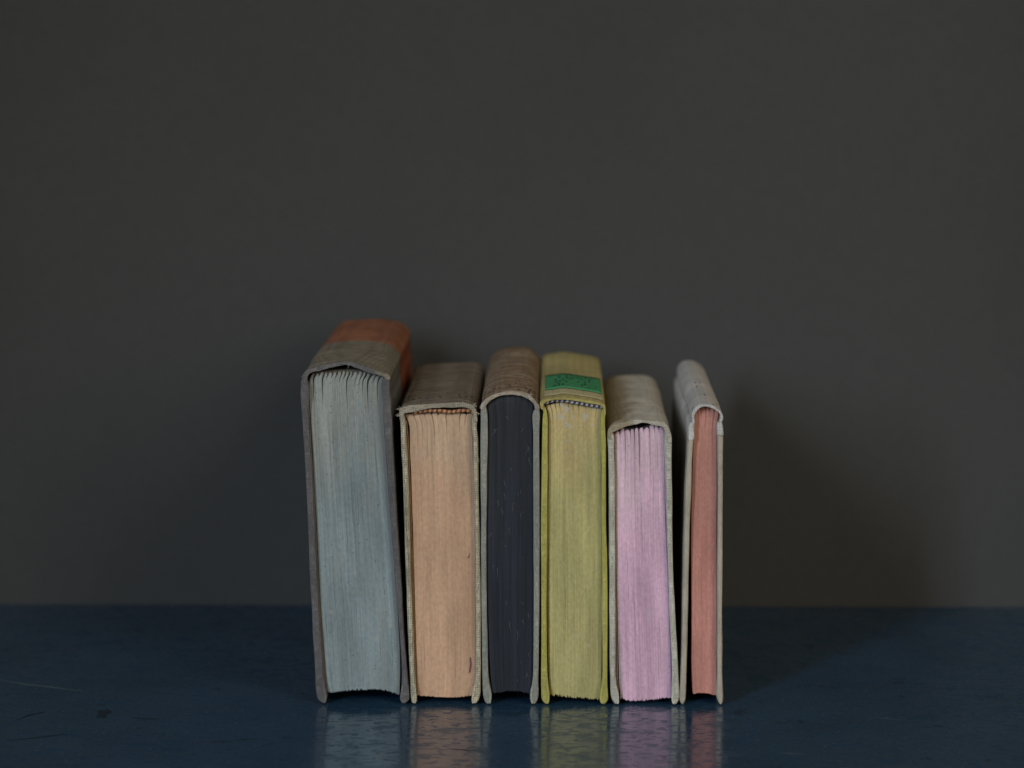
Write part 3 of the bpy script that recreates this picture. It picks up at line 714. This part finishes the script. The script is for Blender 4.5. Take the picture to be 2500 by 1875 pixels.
# --- 5: cream cloth, lilac edges
make_book(dict(seed=55, depth=0.180, recess=0.0036, sections=10, gap=0.00022, fold_h=0.0010, lift=0.0006, ragged=0.0005, rag=0.0004, spine_wob=0.0007,
    label='shortest book, cream cloth with lilac page edges and a sagging stained spine',
    board_label='cream cloth board', spine_label='cream spine with tan tide marks and folded cap',
    board_a=([(1485, 1056), (1483, 1066), (1485, 1095), (1486.7, 1213), (1487.5, 1400), (1487.7, 1543), (1489.7, 1658), (1492, 1705), (1497.7, 1722)],
             [(1496, 1058), (1500, 1068), (1500, 1095), (1501.5, 1213), (1502, 1400), (1503, 1543), (1503, 1658), (1511, 1703), (1512, 1721)]),
    board_b=([(1634, 1052), (1639, 1066), (1640, 1125), (1641.5, 1272), (1644, 1400), (1651, 1543), (1656.6, 1658), (1658.5, 1706), (1655, 1723)],
             [(1624, 1052), (1622.5, 1068), (1624.5, 1154), (1627, 1272), (1631.7, 1400), (1636.5, 1543), (1641, 1658), (1639.5, 1706), (1642, 1723)]),
    spine=([(1485, 1072), (1482.5, 1060), (1485, 1050), (1495, 1040), (1510, 1034), (1534, 1028), (1563, 1025), (1593, 1026.5), (1622, 1032.5), (1634, 1049), (1640, 1069), (1639, 1082)],
           [(1493, 1072), (1493, 1058), (1504, 1051), (1534, 1041), (1555, 1036), (1569, 1033.5), (1580, 1036), (1593, 1039), (1618, 1044), (1624, 1056), (1629, 1072), (1631, 1082)]),
    spine_far=[(1483, 1060), (1488, 1045), (1500, 1036), (1520, 1029), (1550, 1025), (1580, 1025), (1605, 1029), (1622, 1036), (1632, 1048), (1640, 1066)],
    left=[(1501, 1050), (1501.5, 1060), (1502, 1095), (1504, 1272), (1507, 1400), (1513, 1543), (1517, 1658), (1521, 1710)],
    right=[(1620, 1040), (1621, 1060), (1622.5, 1095), (1625, 1272), (1630.5, 1400), (1635, 1543), (1638.5, 1658), (1638.5, 1709)],
    top=[(1501, 1057), (1510, 1052.5), (1522, 1049.5), (1543, 1052), (1563, 1050.5), (1578, 1045.5), (1596, 1041.5), (1619.5, 1044)],
    bottom=[(1521, 1709), (1535, 1714), (1572, 1714), (1601, 1711.5), (1621, 1707), (1638, 1709)],
    page_mat=page_mat('lilac_edges', (0.645, 0.395, 0.475), (0.615, 0.42, 0.45), 0.132, streak=0.16, line=0.5, dark=(0.22, 0.12, 0.16), blot=(0.57, 0.39, 0.45), blot_amt=0.5, spots=0.03, seed=5),
    board_mat=cloth_mat('cream_cloth', (0.68, 0.63, 0.49), (0.55, 0.50, 0.40), 0.004, period=0.0007, weave=0.3),
    spine_mat=cloth_mat('cream_spine_cloth', (0.66, 0.60, 0.48), (0.70, 0.625, 0.505), 0.004, period=0.0007, weave=0.12, stain=(0.46, 0.37, 0.26), stain_amt=0.45, stain_scale=50, left_tint=((0.36, 0.27, 0.15), -0.0055, 0.75)),
    lining=(plain('dark_lining', (0.06, 0.05, 0.05)), 0.0004),
    leaves=[(0, 14, 'a', leaf_pale, 'endpaper', 6, 6), (0, 10, 'a', plain('salmon_endpaper', (0.52, 0.26, 0.22)), 'endpaper', 0, 2), (-2, 5, 'a', leaf_pale, 'endpaper', -2, 8), (-4, 2, 'a', leaf_pale, 'endpaper', 1, 12), (0, 0.5, 'b', plain('violet_endpaper', (0.36, 0.23, 0.36)), 'endpaper', 2, 4)],
    fibres=(26, plain('white_fibre', (0.75, 0.68, 0.70)))))

# --- 6: thin, white spine cloth, coral edges
make_book(dict(seed=66, depth=0.180, recess=0.0048, sections=6, gap=0.00010, fold_h=0.0009, ragged=0.0003, rag=0.0004, spine_wob=0.0003, fold=False, board_y=0.0006,
    label='thinnest book, beige boards with white cloth spine and coral page edges',
    board_label='pale beige paper covered board', spine_label='white cloth spine with rows of small dark specks', quarter=(1074, 1062),
    board_a=([(1690, 1029), (1682, 1040), (1681, 1070), (1678, 1100), (1675.7, 1154), (1671, 1272), (1668, 1400), (1665, 1543), (1661.5, 1658), (1659.5, 1715), (1661, 1723)],
             [(1695, 1031), (1694.6, 1040), (1694.4, 1054), (1692, 1100), (1689.5, 1154), (1685, 1272), (1681.5, 1400), (1679, 1543), (1675.8, 1658), (1673.8, 1714), (1672, 1723)]),
    board_b=([(1760, 1030), (1764, 1037), (1765.6, 1054), (1765.6, 1100), (1764.8, 1272), (1763.6, 1400), (1763.6, 1543), (1764, 1658), (1765.4, 1705), (1764.5, 1724)],
             [(1754, 1031), (1751.3, 1040), (1751.3, 1054), (1752, 1100), (1752.5, 1272), (1751.5, 1400), (1751, 1543), (1751, 1658), (1749.6, 1706), (1754, 1722)]),
    spine=([(1692, 1034), (1690, 1024), (1689.5, 1013), (1692.5, 1003), (1699.5, 994), (1709, 988.5), (1724, 986.5), (1740, 990), (1755, 1000), (1764.5, 1012), (1766, 1023), (1760, 1033)],
           [(1696, 1033), (1695.5, 1024), (1695.5, 1013), (1700, 1004), (1709, 996), (1720, 993.5), (1731, 994.5), (1746, 1001), (1756, 1010), (1759, 1019), (1755.5, 1031)]),
    left=[(1693.5, 1000), (1694.5, 1009), (1697.5, 1019), (1697, 1031), (1695.5, 1047), (1694, 1100), (1690.6, 1213), (1689.5, 1290), (1689.5, 1400), (1690, 1543), (1690.5, 1658), (1692, 1699)],
    right=[(1757.5, 1005), (1757, 1013), (1754, 1024), (1751, 1036), (1750.5, 1050), (1750.7, 1100), (1751, 1213), (1750, 1400), (1750, 1543), (1750, 1658), (1749.6, 1704)],
    top=[(1694.5, 1008), (1700, 1001.5), (1713.6, 998), (1733.6, 998.5), (1747.4, 1003), (1757, 1011.5)],
    bottom=[(1692, 1699), (1709.5, 1697), (1729.6, 1699), (1749.6, 1704)],
    page_mat=page_mat('coral_edges', (0.505, 0.220, 0.168), (0.485, 0.225, 0.17), 0.142, streak=0.10, line=0.3, dark=(0.25, 0.08, 0.06), blot=(0.45, 0.235, 0.19), blot_amt=0.5, seed=6),
    board_mat=cloth_mat('beige_board_paper', (0.64, 0.545, 0.41), (0.55, 0.52, 0.44), 0.004, period=0.0005, weave=0.08),
    spine_mat=cloth_mat('white_spine_cloth', (0.72, 0.67, 0.60), (0.74, 0.675, 0.595), 0.003, period=0.0007, weave=0.16, stain=(0.50, 0.465, 0.42), stain_amt=0.4,
        marks=(0.004, 0.12, 420, 120, 0.09, (0.08, 0.075, 0.07))),
    lining=(plain('rust_lining', (0.30, 0.11, 0.07)), 0.0007),
    fibres=(20, plain('pink_fibre', (0.76, 0.52, 0.45)))))

# ------------------------------------------------------------------ scratches on the table
def floor_px(x, y):
    d = FWD + RGT * ((x - IMG_W / 2) / FPX) + UPV * ((IMG_H / 2 - y) / FPX)
    t = -CAM_H / d.z
    return Vector((d.x * t, -CAM_D + d.y * t, 0.0))
sc_mat = plain('bare_scratch', (0.10, 0.14, 0.15), 0.5)
ch_mat = plain('bare_chip', (0.017, 0.026, 0.036), 0.45)
for pts, w, m in [([(-40, 1655), (60, 1671), (130, 1679), (215, 1690)], 0.0008, sc_mat), ([(2120, 1752), (2160, 1754), (2205, 1760)], 0.0004, sc_mat),
                  ([(1900, 1838), (1935, 1841), (1970, 1842)], 0.0005, sc_mat), ([(40, 1758), (75, 1745), (110, 1738)], 0.0011, ch_mat),
                  ([(15, 1808), (70, 1803), (120, 1797), (165, 1792)], 0.0008, ch_mat), ([(1090, 1828), (1140, 1831), (1190, 1834)], 0.0008, ch_mat),
                  ([(320, 1752), (360, 1755), (390, 1756)], 0.0008, ch_mat)]:
    P = [floor_px(*p) for p in pts]; n = len(P); vs = []
    for i, p in enumerate(P):
        t = (P[min(i + 1, n - 1)] - P[max(i - 1, 0)]).normalized(); s = Vector((-t.y, t.x, 0))
        k = 0.25 if i in (0, n - 1) else 1
        vs += [tuple(p + s * w * k + Vector((0, 0, 0.0001))), tuple(p - s * w * k + Vector((0, 0, 0.0001)))]
    me = bpy.data.meshes.new('scratch'); me.from_pydata(vs, [], [(2 * i, 2 * i + 1, 2 * i + 3, 2 * i + 2) for i in range(n - 1)])
    link('scratch', me, table, m)
# a chip in the paint
rc = random.Random(5)
c0 = floor_px(252, 1742); ring = []
for k in range(22):
    a = 2 * math.pi * k / 22; r = (0.0028 + 0.0016 * noise.noise(Vector((math.cos(a) * 1.7, math.sin(a) * 1.7, 3)))) * rc.uniform(.8, 1.2)
    ring.append((c0.x + r * math.cos(a), c0.y + 2.8 * r * math.sin(a), 0.0001))
me = bpy.data.meshes.new('paint_chip'); me.from_pydata(ring, [], [tuple(range(22))])
link('paint_chip', me, table, ch_mat)
